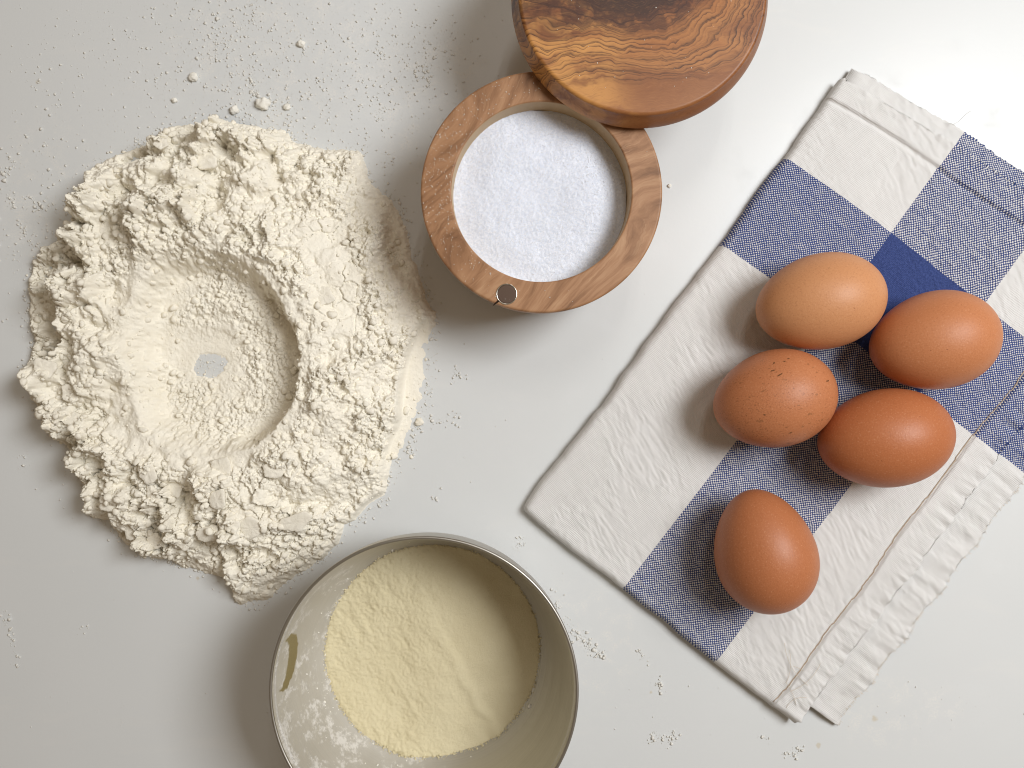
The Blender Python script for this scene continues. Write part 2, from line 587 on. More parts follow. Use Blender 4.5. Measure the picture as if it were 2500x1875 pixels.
TABLE = mat_table()
FLOUR = mat_flour('cream_flour', srgb(241, 234, 217), srgb(248, 244, 232))
FLOUR2 = mat_flour('white_flour', srgb(238, 235, 224), srgb(245, 243, 236), 0.7)
DUST = mat_flour('flour_dust', srgb(222, 220, 213), srgb(230, 228, 222), 0.7)
SEMO = mat_semolina()
SALT = mat_salt()
CRYS = mat_salt_crystal()
RIMW = mat_rim_wood()
LIDW = mat_lid_wood()
BOWL = mat_bowl()
MAGNET = mat_metal('dull_nickel', srgb(98, 82, 72), 0.55)
STEEL = mat_metal('bright_nickel', srgb(206, 200, 190), 0.25)
ALU = mat_metal('aluminium_rim', srgb(176, 172, 164), 0.42)
TOWEL = mat_towel()
STITCH = plain('tan_stitching', srgb(178, 160, 140))
THREAD = plain('loose_cotton', srgb(214, 204, 190))
DIRT = plain('dry_dirt', srgb(112, 74, 44))
HAIR = plain('grey_lint', srgb(170, 164, 156))
DARK = plain('dark_gap', srgb(40, 26, 16))

# ------------------------------------------------------------------ setting: the table
tv = [(-0.55, -0.45, -0.03), (0.55, -0.45, -0.03), (0.55, 0.45, -0.03), (-0.55, 0.45, -0.03),
      (-0.55, -0.45, 0), (0.55, -0.45, 0), (0.55, 0.45, 0), (-0.55, 0.45, 0)]
tf = [(4, 5, 6, 7), (0, 3, 2, 1), (0, 1, 5, 4), (1, 2, 6, 5), (2, 3, 7, 6), (3, 0, 4, 7)]
table = mesh_obj('table_top', tv, tf, TABLE, smooth=False)
tag(table, 'glossy white table top under everything', None, kind='structure')


# ------------------------------------------------------------------ flour mound
S = 2500 / 2212.0
OUT = [(430, 262), (500, 255), (565, 280), (605, 285), (650, 312), (705, 328), (778, 328), (792, 365), (802, 402), (850, 440), (878, 500),
       (892, 560), (906, 600), (922, 640), (938, 690), (928, 740), (924, 800), (914, 870), (894, 930), (872, 985), (842, 1012), (832, 1070),
       (792, 1108), (742, 1135), (735, 1165), (700, 1200), (640, 1240), (560, 1300), (512, 1304), (500, 1250), (440, 1235), (380, 1215),
       (310, 1190), (268, 1170), (240, 1122), (200, 1112), (193, 1060), (172, 1000), (148, 960), (100, 925), (80, 860), (60, 800),
       (78, 740), (68, 640), (73, 580), (90, 540), (130, 518), (165, 470), (208, 420), (204, 360), (250, 340), (320, 318), (350, 288)]
INN = [(385, 572), (450, 560), (520, 580), (585, 620), (635, 680), (664, 740), (664, 800), (652, 862), (605, 925), (545, 955), (480, 958),
       (410, 945), (365, 915), (345, 870), (335, 800), (325, 730), (335, 670), (355, 610)]
FCX, FCY = plan(490 * S, 775 * S)


def polar(poly):
    th, rr = [], []
    for x, y in poly:
        a, b = plan(x * S, y * S)
        th.append(math.atan2(b - FCY, a - FCX)); rr.append(math.hypot(a - FCX, b - FCY))
    o = np.argsort(th)
    th = np.array(th)[o]; rr = np.array(rr)[o]
    return np.concatenate([th - 2 * np.pi, th, th + 2 * np.pi]), np.concatenate([rr, rr, rr])


STEP = 0.36
gx = np.arange(-250, -36, STEP); gy = np.arange(-118, 126, STEP)
X, Y = np.meshgrid(gx, gy)
X0, Y0 = X, Y
# the outline is warped a little so that it crumbles
wx = X + 1.8 * fbm(X / 7, Y / 7, 1, 4) + 0.5 * vnoise(X / 1.3, Y / 1.3, 61)
wy = Y + 1.8 * fbm(X / 7, Y / 7, 9, 4) + 0.5 * vnoise(X / 1.3, Y / 1.3, 62)
dx, dy = wx - FCX, wy - FCY
RR = np.hypot(dx, dy); TH = np.arctan2(dy, dx)
to, ro = polar(OUT); ti, ri = polar(INN)
r_out = np.interp(TH, to, ro); r_in = np.interp(TH, ti, ri)
PX = 1250 + X * PXMM; PY = 937.5 - Y * PXMM       # photograph pixels on the table level


def blob(px, py, rx, ry, rot=0.0, soft=0.5):
    a = math.radians(rot)
    ex, ey = PX - px * S, PY - py * S
    qx = (ex * math.cos(a) + ey * math.sin(a)) / (rx * S); qy = (-ex * math.sin(a) + ey * math.cos(a)) / (ry * S)
    return 1 - sstep(1 - soft, 1 + soft, np.hypot(qx, qy))


t = (RR - r_in) / np.maximum(r_out - r_in, 1)
crest = 23 + 1.5 * np.cos(TH - 0.7) + 2.2 * fbm(np.cos(TH) * 2.1, np.sin(TH) * 2.1, 33, 3)
# ring: up from the well, a broad back, then the outer slope
right = 0.5 + 0.5 * np.cos(TH + 0.25)
wd = 0.19 - 0.12 * sstep(0.35, 0.85, right)
up = sstep(-0.75 * wd, 0.55 * wd, t)
slope = np.clip(1 - np.clip((t - 0.16) / 0.86, 0, 1) ** 1.35, 0, 1)
# on the left the ring ends in a crumbling cliff with a low ledge in front
tj = t + 0.07 * fbm(X / 6, Y / 6, 35, 3)
thd = np.degrees(TH) % 360
tc = 0.64 + 0.24 * np.maximum(sstep(172, 186, thd), sstep(142, 132, thd))
cliff = (1 - 0.30 * np.clip((t - 0.2) / 0.6, 0, 1)) * (1 - 0.86 * sstep(tc - 0.05, tc + 0.05, tj)) * sstep(1.04, 0.96, t)
lm = sstep(-0.05, 0.45, -np.cos(TH + 0.25)) * sstep(2.45, 2.0, np.abs(np.abs(TH) - 2.9))
slope = slope * (1 - lm) + cliff * lm
ring = crest * slope
edge_step = 2.6 * sstep(1.02, 0.97, t)
outer = ring * 0.90 + edge_step - 1.2
rin = np.clip(RR / np.maximum(r_in, 1), 0, 1.2)
# well floor with the bare spot off centre
bx, by = plan(452 * S, 790 * S)
db = np.hypot((X - bx) / 1.25, (Y - by)) + 2.6 * fbm(X / 6, Y / 6, 44, 4, 0.65)
floor_h = -1.2 + 1.7 * sstep(4.0, 7.6, db) + (6.0 - 3.0 * sstep(0.4, 0.9, right) - 1.6 * sstep(0.6, 0.1, right)) * sstep(7, 34, db) ** 1.2
# swirl ridges in the well
sw = np.arctan2(Y - by, X - bx)
floor_h += 0.4 * sstep(6, 14, db) * np.sin(db * 0.62 + sw * 1.0 + 1.0 + 0.8 * fbm(X / 9, Y / 9, 17, 2))
HH = floor_h * (1 - up) + outer * up
base0 = HH.copy()
mound = sstep(1.0, 0.9, t)

# smooth, pressed or trowelled places
smooth = np.clip(blob(745, 620, 45, 130, -14) * 0.9 + blob(690, 480, 60, 90, 10) * 0.3 + blob(300, 800, 70, 150, 4) * 0.5 + blob(355, 620, 70, 40, -25) * 0.8
                 + blob(330, 905, 80, 45, 30) * 0.75 + blob(600, 625, 90, 28, 40) * 0.8 + blob(660, 800, 26, 110, 0) * 0.5
                 + blob(585, 935, 95, 30, -35) * 0.9 + blob(460, 975, 120, 26, 10) * 0.8 + blob(440, 770, 70, 60, 0) * 0.7 + blob(520, 720, 60, 40, 0) * 0.4, 0, 0.94)
flat = np.clip(blob(900, 830, 30, 120, 8, 0.25) + blob(868, 960, 26, 60, 22, 0.3) + blob(810, 1100, 50, 22, -40, 0.3), 0, 1)
rough = (1 - smooth) * (1 - flat)
lumpy = np.clip(blob(420, 380, 260, 130, -10) + blob(170, 800, 110, 330, 0) + blob(380, 1120, 270, 110, 12), 0, 1)

# medium shapes
med = fbm(X / 14, Y / 14, 71, 3)
HH += mound * (1 - flat) * (7.5 * med * (0.35 + 0.9 * lumpy)) * sstep(-0.05, 0.15, t)
rid = 1 - np.abs(fbm((X + 0.5 * Y) / 9, (Y - 0.5 * X) / 9, 81, 3)) * 2
vr = sstep(-0.45, 0.35, fbm(X / 17, Y / 17, 88, 2))
rough = rough * (0.30 + 0.70 * vr)
HH += mound * rough * 2.0 * rid * sstep(0.0, 0.2, t)


def crumbs(n, rmin, rmax, amp, seed, weight, warp_amt):
    """push many crumbs up through the surface, keeping the highest"""
    global HH
    r = np.random.default_rng(seed)
    Wx = X + warp_amt * fbm(X / (rmax * 1.2), Y / (rmax * 1.2), seed + 1, 3)
    Wy = Y + warp_amt * fbm(X / (rmax * 1.2), Y / (rmax * 1.2), seed + 5, 3)
    top = np.zeros_like(HH)
    w = weight / weight.max()
    k = 0
    ny, nx = HH.shape
    while k < n:
        i, j = r.integers(0, ny), r.integers(0, nx)
        if r.random() > w[i, j]:
            continue
        k += 1
        rad = rmin * (rmax / rmin) ** (r.random() ** 1.6)
        m = int((rad + warp_amt) / STEP) + 2
        a0, a1, b0, b1 = max(i - m, 0), min(i + m + 1, ny), max(j - m, 0), min(j + m + 1, nx)
        ex, ey = Wx[a0:a1, b0:b1] - X[i, j], Wy[a0:a1, b0:b1] - Y[i, j]
        ang = r.random() * 3.14; st = 0.7 + 0.6 * r.random()
        qx = (ex * math.cos(ang) + ey * math.sin(ang)) * st; qy = (-ex * math.sin(ang) + ey * math.cos(ang)) / st
        d2 = np.clip(1 - (qx * qx + qy * qy) / rad ** 2, 0, 1)
        hh = rad * amp * np.sqrt(d2) * (0.6 + 0.7 * r.random())
        np.maximum(top[a0:a1, b0:b1], hh, out=top[a0:a1, b0:b1])
    HH = HH + top * np.clip(w * 1.6, 0, 1)


def angular(cell, amp, seed, weight):
    """broken lumps: flat-topped cells with steep joints, strongly warped"""
    global HH
    a = cell * 0.55
    Wx = X + a * fbm(X / cell, Y / cell, seed, 4, 0.6); Wy = Y + a * fbm(X / cell, Y / cell, seed + 9, 4, 0.6)
    p, q, idn = worley(Wx, Wy, cell, seed)
    e = np.clip((q - p) / (0.5 * cell), 0, 1)
    HH = HH + weight * amp * ((0.35 + 0.65 * idn) * np.sqrt(e) * (idn > 0.22) - 0.20 * np.exp(-((q - p) / (0.09 * cell)) ** 2) * (idn > 0.4))


body = sstep(-0.05, 0.14, t)
angular(21.0, 4.0, 601, mound * (1 - smooth) * (1 - flat) * body * (0.1 + lumpy))
angular(11.0, 5.0, 611, mound * rough * body * (0.2 + lumpy))
crumbs(120, 2.4, 6.0, 0.32, 101, mound * rough * (0.12 + lumpy) * body + 1e-4, 3.0)
HH += mound * (0.15 + rough) * body * 3.0 * fbm(X / 6.5, Y / 6.5, 655, 5, 0.62)
angular(5.4, 2.1, 622, mound * rough * (0.25 + 0.75 * body) * (0.4 + 0.6 * lumpy))
crumbs(600, 0.8, 2.2, 0.5, 202, mound * rough * (0.35 + 0.8 * lumpy) * sstep(-0.2, 0.1, t) + 0.45 * mound * rough, 1.8)
angular(2.3, 1.35, 633, sstep(1.0, 0.93, t) * (0.06 + rough))
crumbs(11000, 0.45, 1.2, 0.62, 303, sstep(1.03, 0.97, t) * (0.06 + rough), 0.7)
lip = np.exp(-((t + 0.02) / 0.07) ** 2) * np.exp(-((thd - 118) / 22) ** 2)
HH += 3.0 * lip
notch = blob(657, 785, 14, 12)
HH += 5.0 * notch
HH += sstep(1.0, 0.95, t) * (0.12 + rough) * 0.7 * fbm(X / 2.2, Y / 2.2, 640, 4, 0.7)

# cracks through the pressed parts
cxw, cyw = X + 2.2 * fbm(X / 5, Y / 5, 55, 3), Y + 2.2 * fbm(X / 5, Y / 5, 57, 3)
f1, f2, idv = worley(cxw, cyw, 8.0, 5)
crk = np.exp(-((f2 - f1) / 0.42) ** 2) * sstep(-0.15, 0.35, fbm(X / 10, Y / 10, 58, 2))
plate = np.clip(blob(790, 620, 110, 230, -18), 0, 1) * (1 - flat)
HH -= 1.3 * crk * plate
HH += 1.1 * (idv - 0.5) * plate * sstep(0.0, 1.2, f2 - f1)
g1, g2, gid = worley(cxw * 1.0 + 300, cyw * 1.35, 13.0, 8)
broken = np.clip(blob(470, 1110, 260, 110, 8), 0, 1) * (1 - flat) * sstep(0.08, 0.25, t) * sstep(1.0, 0.84, t)
tilt = (X * np.cos(gid * 40) + Y * np.sin(gid * 40))
HH += broken * (3.4 * (gid - 0.5) * sstep(0.0, 0.7, g2 - g1) - 1.2 * np.exp(-((g2 - g1) / 0.5) ** 2))
# smear lying thin on the table
thin = -0.15 + 0.8 * sstep(1.0, 0.86, t) + 0.18 * fbm(X / 3, Y / 3, 91, 4)
HH = HH * (1 - flat) + flat * np.where(t < 1.0, thin, -0.8)
HH += 0.10 * vnoise(X / 0.75, Y / 0.75, 301) * mound
HH = np.where(t > 1.0, np.minimum(HH, 1.6 * sstep(1.035, 1.0, t) - 0.5), HH)
gain = 0.32 * sstep(1.0, 0.88, t) * sstep(-0.1, 0.1, t) * (1 - flat)
HH = HH + gain * (HH - base0 - 3.0)
keep = HH > -0.35


def flour_height(px, py):
    a, b = plan(px, py)
    for _ in range(4):
        i = int(np.clip((b - gy[0]) / STEP, 0, len(gy) - 1)); j = int(np.clip((a - gx[0]) / STEP, 0, len(gx) - 1))
        z = max(float(HH[i, j]), 0)
        a, b = plan(px, py, z)
    return a, b, z


def grid_mesh(X, Y, Z, keep):
    ny, nx = Z.shape
    idx = np.arange(nx * ny).reshape(ny, nx)
    q = np.stack([idx[:-1, :-1], idx[:-1, 1:], idx[1:, 1:], idx[1:, :-1]], -1).reshape(-1, 4)
    kq = keep.ravel()[q].any(1)
    q = q[kq]
    used = np.unique(q)
    remap = np.full(nx * ny, -1); remap[used] = np.arange(len(used))
    V = np.stack([X.ravel(), Y.ravel(), Z.ravel()], -1)[used] * MM
    return V, remap[q]


mound_o = empty('flour_mound', (FCX * MM, FCY * MM, 0))
tag(mound_o, 'crumbly ring of cream flour with a hollow well in the middle', 'flour')
INVM = Matrix.Translation((-FCX * MM, -FCY * MM, 0))
V, F = grid_mesh(X, Y, np.maximum(HH, -0.6), keep)
V[:, 0] -= FCX * MM; V[:, 1] -= FCY * MM
mesh_obj('heap', V, F, FLOUR, mound_o)

# loose crumbs lying on the heap and tumbling off its edge
cent, rad = [], []
wmap = sstep(1.06, 0.95, t) * (0.12 + rough * (0.35 + lumpy)) * sstep(-0.75, -0.2, t)
wmap = wmap / wmap.max()
gyy, gxx = np.gradient(HH, STEP)
while len(cent) < 7000:
    i, j = rng.integers(0, HH.shape[0]), rng.integers(0, HH.shape[1])
    if rng.random() > wmap[i, j]:
        continue
    r = 0.3 * (1.9 / 0.3) ** (rng.random() ** 3.0)
    if t[i, j] > 0.97:
        r *= 0.6
    z = max(HH[i, j], 0.0) + r * 0.25
    cent.append((X[i, j] - FCX, Y[i, j] - FCY, z)); rad.append(r)
cent = np.array(cent); rad = np.array(rad)
big = rad > 1.0
v1, f1_ = blobs(cent[big], rad[big], ICO2_V, ICO2_F, 0.10, 0.85)
v2, f2_ = blobs(cent[~big], rad[~big], ICO1_V, ICO1_F, 0.16, 0.85)
o = mesh_obj('loose_crumbs', np.vstack([v1, v2]), np.vstack([f1_, f2_ + len(v1)]), FLOUR, mound_o)
o['kind'] = 'stuff'


def slab(name, size, thick, seed, sides=9, aspect=1.0):
    """a broken flake of pressed flour: irregular outline, crumbled edge, real thickness"""
    r = random.Random(seed)
    bm = bmesh.new()
    nR, nA = 7, 36
    outl = []
    ks = sorted(r.random() * 2 * math.pi for _ in range(sides))
    hs = [size * (0.75 + 0.4 * r.random()) for _ in ks]
    for a in range(nA):
        an = 2 * math.pi * a / nA
        d = min(h / max(math.cos(an - k), 0.25) for k, h in zip(ks, hs))
        d = min(d, size * 1.25) * (0.95 + 0.1 * r.random())
        outl.append((math.cos(an) * d * aspect, math.sin(an) * d / aspect))
    def ring(sc, z, jz):
        return [bm.verts.new((x * sc, y * sc, z + jz * (mnoise.noise(Vector((x * sc * .8 + seed, y * sc * .8, z))) ))) for x, y in outl]
    layers = [ring(0.9, -thick, 0.2), ring(1.0, -thick * 0.5, 0.3), ring(1.0, -thick * .12, 0.3), ring(0.93, 0.0, 0.35),
              ring(0.72, 0.08, 0.35), ring(0.5, 0.10, 0.35), ring(0.25, 0.1, 0.35)]
    for A, B in zip(layers[:-1], layers[1:]):
        for i in range(nA):
            j = (i + 1) % nA
            bm.faces.new((A[i], A[j], B[j], B[i]))
    bm.faces.new(layers[-1])
    bm.faces.new(list(reversed(layers[0])))
    for v in bm.verts:
        n = mnoise.noise_vector(v.co * 0.9 + Vector((seed * 3.1, 0, 0)))
        v.co += n * 0.34 + mnoise.noise_vector(v.co * 2.3 + Vector((seed * 1.7, 4, 0))) * 0.22
    bmesh.ops.scale(bm, vec=(MM,) * 3, verts=bm.verts)
    me = bpy.data.meshes.new(name)
    bm.to_mesh(me); bm.free()
    me.polygons.foreach_set('use_smooth', [True] * len(me.polygons))
    me.materials.append(FLOUR)
    return me


FL = [(320, 1020, 4.6, 1.6, 20, 10, 1.0), (330, 1068, 4.2, 2.4, 35, -20, 0.75), (382, 1050, 5.2, 2.0, 24, 28, 0.8), (292, 1145, 5.4, 1.6, 12, -14, 1.0),
      (335, 1165, 4.0, 1.6, 8, -10, 1.0), (455, 1150, 5.0, 2.2, 24, -22, 1.2), (545, 1140, 6.4, 2.2, 10, -24, 1.25), (500, 1135, 4.0, 2.0, -18, -22, 0.9),
      (95, 795, 5.0, 2.2, -22, 8, 1.1), (150, 850, 4.4, 2.0, -18, 10, 0.85), (125, 915, 4.6, 2.0, -24, -8, 1.3), (160, 905, 4.0, 2.0, -22, 0, 1.0),
      (215, 1000, 4.2, 2.0, -24, -20, 1.2), (240, 1085, 4.8, 1.8, -16, -16, 1.25), (480, 1010, 5.4, 2.0, 8, -20, 1.0), (590, 1015, 4.6, 2.4, -18, -14, 1.15),
      (470, 1080, 5.2, 2.2, 26, -18, 0.9), (640, 1130, 6.0, 1.6, 14, -14, 1.3), (400, 1175, 3.8, 1.8, 16, -18, 1.0), (215, 405, 3.8, 2.2, -26, 18, 1.0),
      (240, 360, 3.6, 2.0, -18, 24, 1.1), (450, 345, 5.2, 2.6, 6, 26, 1.0), (350, 310, 3.2, 1.8, -10, 20, 1.1), (700, 640, 5.0, 1.5, 8, 10, 0.9)]
for k, (px, py, size, th_, ax, ay, asp) in enumerate(FL):
    a, b, z = flour_height(px * S, py * S)
    me = slab('flour_flake', size * 0.92, th_, k + 3, 7 + k % 4, asp)
    o = bpy.data.objects.new('flour_flake', me)
    COL.objects.link(o); o.parent = mound_o
    o.location = ((a - FCX) * MM, (b - FCY) * MM, (z + 1.3) * MM)
    o.rotation_euler = (math.radians(-ay * 0.5), math.radians(-ax * 0.3), k * 0.9 % 0.6)

# ------------------------------------------------------------------ salt box
BZ = 55.0
bxx, byy = plan(1322, 468, BZ)
box = empty('salt_box', (bxx * MM, byy * MM, 0))
tag(box, 'round olive wood salt box with its lid swung open', 'salt box')
prof = [(0, 0), (44.0, 0)] + arc(44.0, 1.5, 1.5, -90, -20, 4) + [(47.4, 16), (50.2, 36), (51.2, 49)] + arc(50.4, 54.0, 1.0, 0, 90, 5) + \
       [(50.2, 55.0), (49.8, 55.0), (44, 55.0), (39.5, 55.0), (39.2, 55.0), (39.0, 55.0)] + arc(39.0, 54.2, 0.8, 90, 180, 4) + [(38.1, 52), (38.0, 30), (36, 14.5), (30, 13), (0, 13)]
cup = lathe('cup', prof, RIMW, box, 192)
# lid, turned about its pin towards the back
lx, ly = plan(1562, -3.5, 60)
lid = lathe('lid', [(0, 55.6), (48.5, 55.6)] + arc(51.0, 58.4, 2.8, -90, 10, 7) + [(53.5, 60.4), (52.6, 63.0), (51.4, 65.6)] + arc(49.7, 66.4, 1.6, 0, 90, 6) + [(49.5, 68.0), (49.0, 68.0), (48.0, 68.0), (30, 68.0), (0, 68.0)], LIDW, box, 192,
            ((lx - bxx) * MM, (ly - byy) * MM, 0))
lid['label'] = 'dark figured olive wood lid'
px_, py_ = 1430, 190
a, b = plan(1500, 235, 55)
lathe('pivot_pin', [(0, 40), (2.2, 40), (2.2, 57), (0, 57)], STEEL, box, 24, ((a - bxx) * MM, (b - byy) * MM, 0))
a, b = plan(1237, 718, 55)
mg = lathe('magnet', [(0, 55.2), (3.3, 55.2), (3.7, 55.2), (3.8, 55.2), (3.9, 55.15), (3.95, 55.0), (4.0, 50)], MAGNET, box, 48, ((a - bxx) * MM, (b - byy) * MM, 0))
lathe('magnet_ring', [(3.9, 55.02), (4.05, 55.42), (4.35, 55.46), (4.5, 55.28), (4.5, 50)], STEEL, mg, 48, (0, 0, 0))
# split in the rim beside the magnet
cv, cf = [], []
for i, (qx, qy) in enumerate([(1219, 733), (1213, 738), (1208, 742), (1204, 746)]):
    a, b = plan(qx, qy, 55)
    w = [0.35, 0.28, 0.22, 0.1][i]
    cv += [((a - bxx - w) * MM, (b - byy + w) * MM, 55.09 * MM), ((a - bxx + w) * MM, (b - byy - w) * MM, 55.09 * MM)]
    if i:
        n = len(cv); cf.append((n - 4, n - 3, n - 1, n - 2))
mesh_obj('rim_split', cv, cf, DARK, box)
# flour dust on the rim
n = 420
an = rng.normal(2.9, 0.75, n); rr = 38.8 + 11.8 * rng.random(n)
cc = np.stack([rr * np.cos(an), rr * np.sin(an), np.full(n, 55.1)], -1)
okk = np.hypot(cc[:, 0] + bxx - lx, cc[:, 1] + byy - ly) > 54
cc = cc[okk]
v, f = blobs(cc, 0.10 + 0.22 * rng.random(len(cc)) ** 2, OCT_V, OCT_F, 0.2, 0.7)
o = mesh_obj('flour_specks', v, f, FLOUR2, box); o['kind'] = 'stuff'
n = 60
rr = 44 * np.sqrt(rng.random(n)); an = rng.random(n) * 6.28
cc = np.stack([rr * np.cos(an), rr * np.sin(an), np.full(n, 68.0)], -1)
v, f = blobs(cc, 0.10 + 0.25 * rng.random(n) ** 2, OCT_V, OCT_F, 0.2, 0.7)
o = mesh_obj('flour_specks', v, f, FLOUR2, lid); o['kind'] = 'stuff'

# salt
sg = np.arange(-38.2, 38.21, 0.45)
SX, SY = np.meshgrid(sg, sg)
SR = np.hypot(SX, SY)
SZ = 43.5 + 1.2 * fbm(SX / 22, SY / 22, 400, 2) - 0.05 * SX + 0.03 * SY - 1.2 * sstep(24, 38, SR) + 0.13 * vnoise(SX / 0.8, SY / 0.8, 402) + 0.16 * fbm(SX / 4, SY / 4, 403, 3)
V, F = grid_mesh(SX, SY, SZ, SR < 37.9)
salt = mesh_obj('salt', V, F, SALT, None, True, (bxx * MM, byy * MM, 0))
tag(salt, 'white granular salt filling the round wooden box', 'salt', kind='stuff')
n = 6500
rr = 37 * np.sqrt(rng.random(n)); an = rng.random(n) * 6.283
cx_, cy_ = rr * np.cos(an), rr * np.sin(an)
ii = np.clip(((cy_ + 38.2) / 0.45).astype(int), 0, len(sg) - 1); jj = np.clip(((cx_ + 38.2) / 0.45).astype(int), 0, len(sg) - 1)
CUBE_V = np.array([(x, y, z) for x in (-1, 1) for y in (-1, 1) for z in (-1, 1)], float) * 0.7
CUBE_F = np.array([(0, 1, 3), (0, 3, 2), (4, 6, 7), (4, 7, 5), (0, 4, 5), (0, 5, 1), (2, 3, 7), (2, 7, 6), (0, 2, 6), (0, 6, 4), (1, 5, 7), (1, 7, 3)])
v, f = blobs(np.stack([cx_, cy_, SZ[ii, jj] + 0.02], -1), 0.10 + 0.14 * rng.random(n), CUBE_V, CUBE_F, 0.03, 1.0)
o = mesh_obj('salt_crystals', v, f, CRYS, salt, False); o['kind'] = 'stuff'

# ------------------------------------------------------------------ bowl
RZ = 58.0
wx_, wy_ = plan(1034.5, 1688, RZ)
bowl = empty('mixing_bowl', (wx_ * MM, wy_ * MM, 0))
tag(bowl, 'round aluminium bowl dusted with flour inside', 'bowl')
inner = [(0, 1.6), (40, 1.6), (46, 2.4), (50.0, 5.0), (53.4, 10), (56.4, 16), (59.4, 25), (61.4, 35), (62.8, 44), (63.4, 51), (63.6, 53.0), (64.1, 53.8), (64.2, 57.2)]
outer_ = [(65.0, 57.2), (65.0, 53), (64.4, 44), (63.0, 35), (61.0, 25), (58.0, 15.4), (54.6, 9), (50.6, 3.4), (46.4, 0.8), (40, 0), (0, 0)]
def dens(p, k=4):
    q = []
    for (r0, z0), (r1, z1) in zip(p[:-1], p[1:]):
        for i in range(k):
            s_ = i / k
            q.append((r0 + (r1 - r0) * s_, z0 + (z1 - z0) * s_))
    return q + [p[-1]]
lathe('bowl_wall', dens(inner, 3) + dens(outer_, 2), BOWL, bowl, 192)
lathe('rim', [(64.6 + 0.75 * math.cos(2 * math.pi * i / 12), 57.4 + 0.75 * math.sin(2 * math.pi * i / 12)) for i in range(12)], ALU, bowl, 192, closed=True)

# semolina
sg2 = np.arange(-53, 53.01, 0.42)
QX, QY = np.meshgrid(sg2, sg2)
QR = np.hypot(QX, QY)
ridge = QX * 0.86 + QY * 0.5
QZ = 7.2 + 0.020 * QY - 0.012 * QX + 1.3 * fbm(QX / 20, QY / 20, 500, 3) + 0.55 * fbm((QX * 0.86 + QY * 0.5) / 3.2, (QY * 0.86 - QX * 0.5) / 9, 503, 4) * sstep(18, -18, QX) \
    + 0.9 * np.exp(-((ridge - 6 + 3 * fbm(QX / 12, QY / 12, 507, 2)) / 3.0) ** 2) * sstep(30, -5, QY) + 0.25 * vnoise(QX / 0.9, QY / 0.9, 505) * sstep(30, -20, QX)
QZ += 1.8 * np.exp(-((QX + 4) ** 2 + (QY - 4) ** 2) / 30 ** 2) + 0.2
QZ -= 0.08 * np.clip(QX * 0.72 - QY * 0.69 - 22, 0, 60)
off_ = 1.4 * fbm(QX / 4, QY / 4, 511, 4)
sem_dx, sem_dy = 0.6, 0.6
V, F = grid_mesh(QX, QY, QZ, QR < 52.6)
semo = mesh_obj('semolina', V, F, SEMO, None, True, (wx_ * MM, wy_ * MM, 0))
tag(semo, 'pale yellow semolina filling the bottom of the metal bowl', 'semolina', kind='stuff')
n = 900
an = rng.random(n) * 6.283
def wall_r(h):
    for (r0, z0), (r1, z1) in zip(inner[1:-1], inner[2:]):
        if z0 <= h <= z1:
            return r0 + (r1 - r0) * (h - z0) / (z1 - z0)
    return 60


# grains where the semolina meets the wall
cc = []
for k in range(1100):
    a_ = rng.random() * 6.283; r_ = 51.0
    for _ in range(5):
        qi = int(np.clip((r_ * math.sin(a_) + 53) / 0.42, 0, len(sg2) - 1)); qj = int(np.clip((r_ * math.cos(a_) + 53) / 0.42, 0, len(sg2) - 1))
        r_ = wall_r(max(QZ[qi, qj], 2.5))
    h_ = QZ[qi, qj] + abs(rng.normal()) * 0.7
    r_ = wall_r(max(h_, 2.5)) - 0.1 - 0.8 * rng.random() ** 2
    cc.append((r_ * math.cos(a_), r_ * math.sin(a_), h_))
cc = np.array(cc)
v, f = blobs(cc, 0.18 + 0.5 * rng.random(len(cc)) ** 4, ICO1_V, ICO1_F, 0.1, 0.85)
o = mesh_obj('edge_grains', v, f, SEMO, semo); o['kind'] = 'stuff'
# white crumbs stuck on the bowl wall
n = 60
an = rng.normal(3.6, 0.8, n); hh = 8 + 20 * rng.random(n) ** 2
rr = np.array([wall_r(h) for h in hh]) - 0.15
cc = np.stack([rr * np.cos(an), rr * np.sin(an), hh], -1)
v, f = blobs(cc, 0.2 + 0.7 * rng.random(n) ** 3, ICO1_V, ICO1_F, 0.15, 0.9)
o = mesh_obj('flour_specks', v, f, FLOUR2, bowl); o['kind'] = 'stuff'

# ------------------------------------------------------------------ tea towel
TZ = 7.4
EU = np.array((0.793, 0.610)); EV = np.array((0.613, -0.790))
ORX, ORY = 1268.0, 1245.0


def towel_xy(u, v, z):
    """towel pixel coordinates -> mm"""
    uu = u - 0.019 * v + 7 * np.sin(v / 420.0)
    vv = v + 0.018 * u * v / 1080 + 0.07 * u * np.clip((v - 1080) / 200, 0, 1.2) + 5 * np.sin(u / 170.0) - 8 * np.sin(np.clip(u / 860, 0, 1) * math.pi) * np.clip(1 - v / 300, 0, 1)
    x = ORX + EU[0] * uu + EV[0] * vv; y = ORY + EU[1] * uu + EV[1] * vv
    k = (H - z) / H / PXMM
    return (x - 1250) * k, (937.5 - y) * k


tow = empty('tea_towel', (*[c * MM for c in towel_xy(400.0, 600.0, TZ)], 0))
tag(tow, 'folded blue and white checked cotton tea towel', 'tea towel')
T0 = towel_xy(400.0, 600.0, TZ)


def crepe(u, v, seed):
    """short crinkles along the weave, in mm"""
    p = 0.87 * u - 0.48 * v; q = 0.48 * u + 0.87 * v
    a = fbm(q / 8, p / 45, seed, 3)
    b = fbm((u - 0.1 * v) / 40, (v + 0.1 * u) / 110, seed + 7, 3)
    m = sstep(-0.35, 0.5, fbm(u / 150, v / 150, seed + 20, 2))
    c = fbm(q / 5.5, p / 26, seed + 3, 2)
    d = fbm(q / 4.5, p / 12, seed + 13, 2)
    return (0.20 * a + 0.26 * c + 0.22 * d) * (0.30 + 0.85 * m) + 0.40 * b + 0.9 * fbm(u / 260, v / 260, seed + 31, 2)


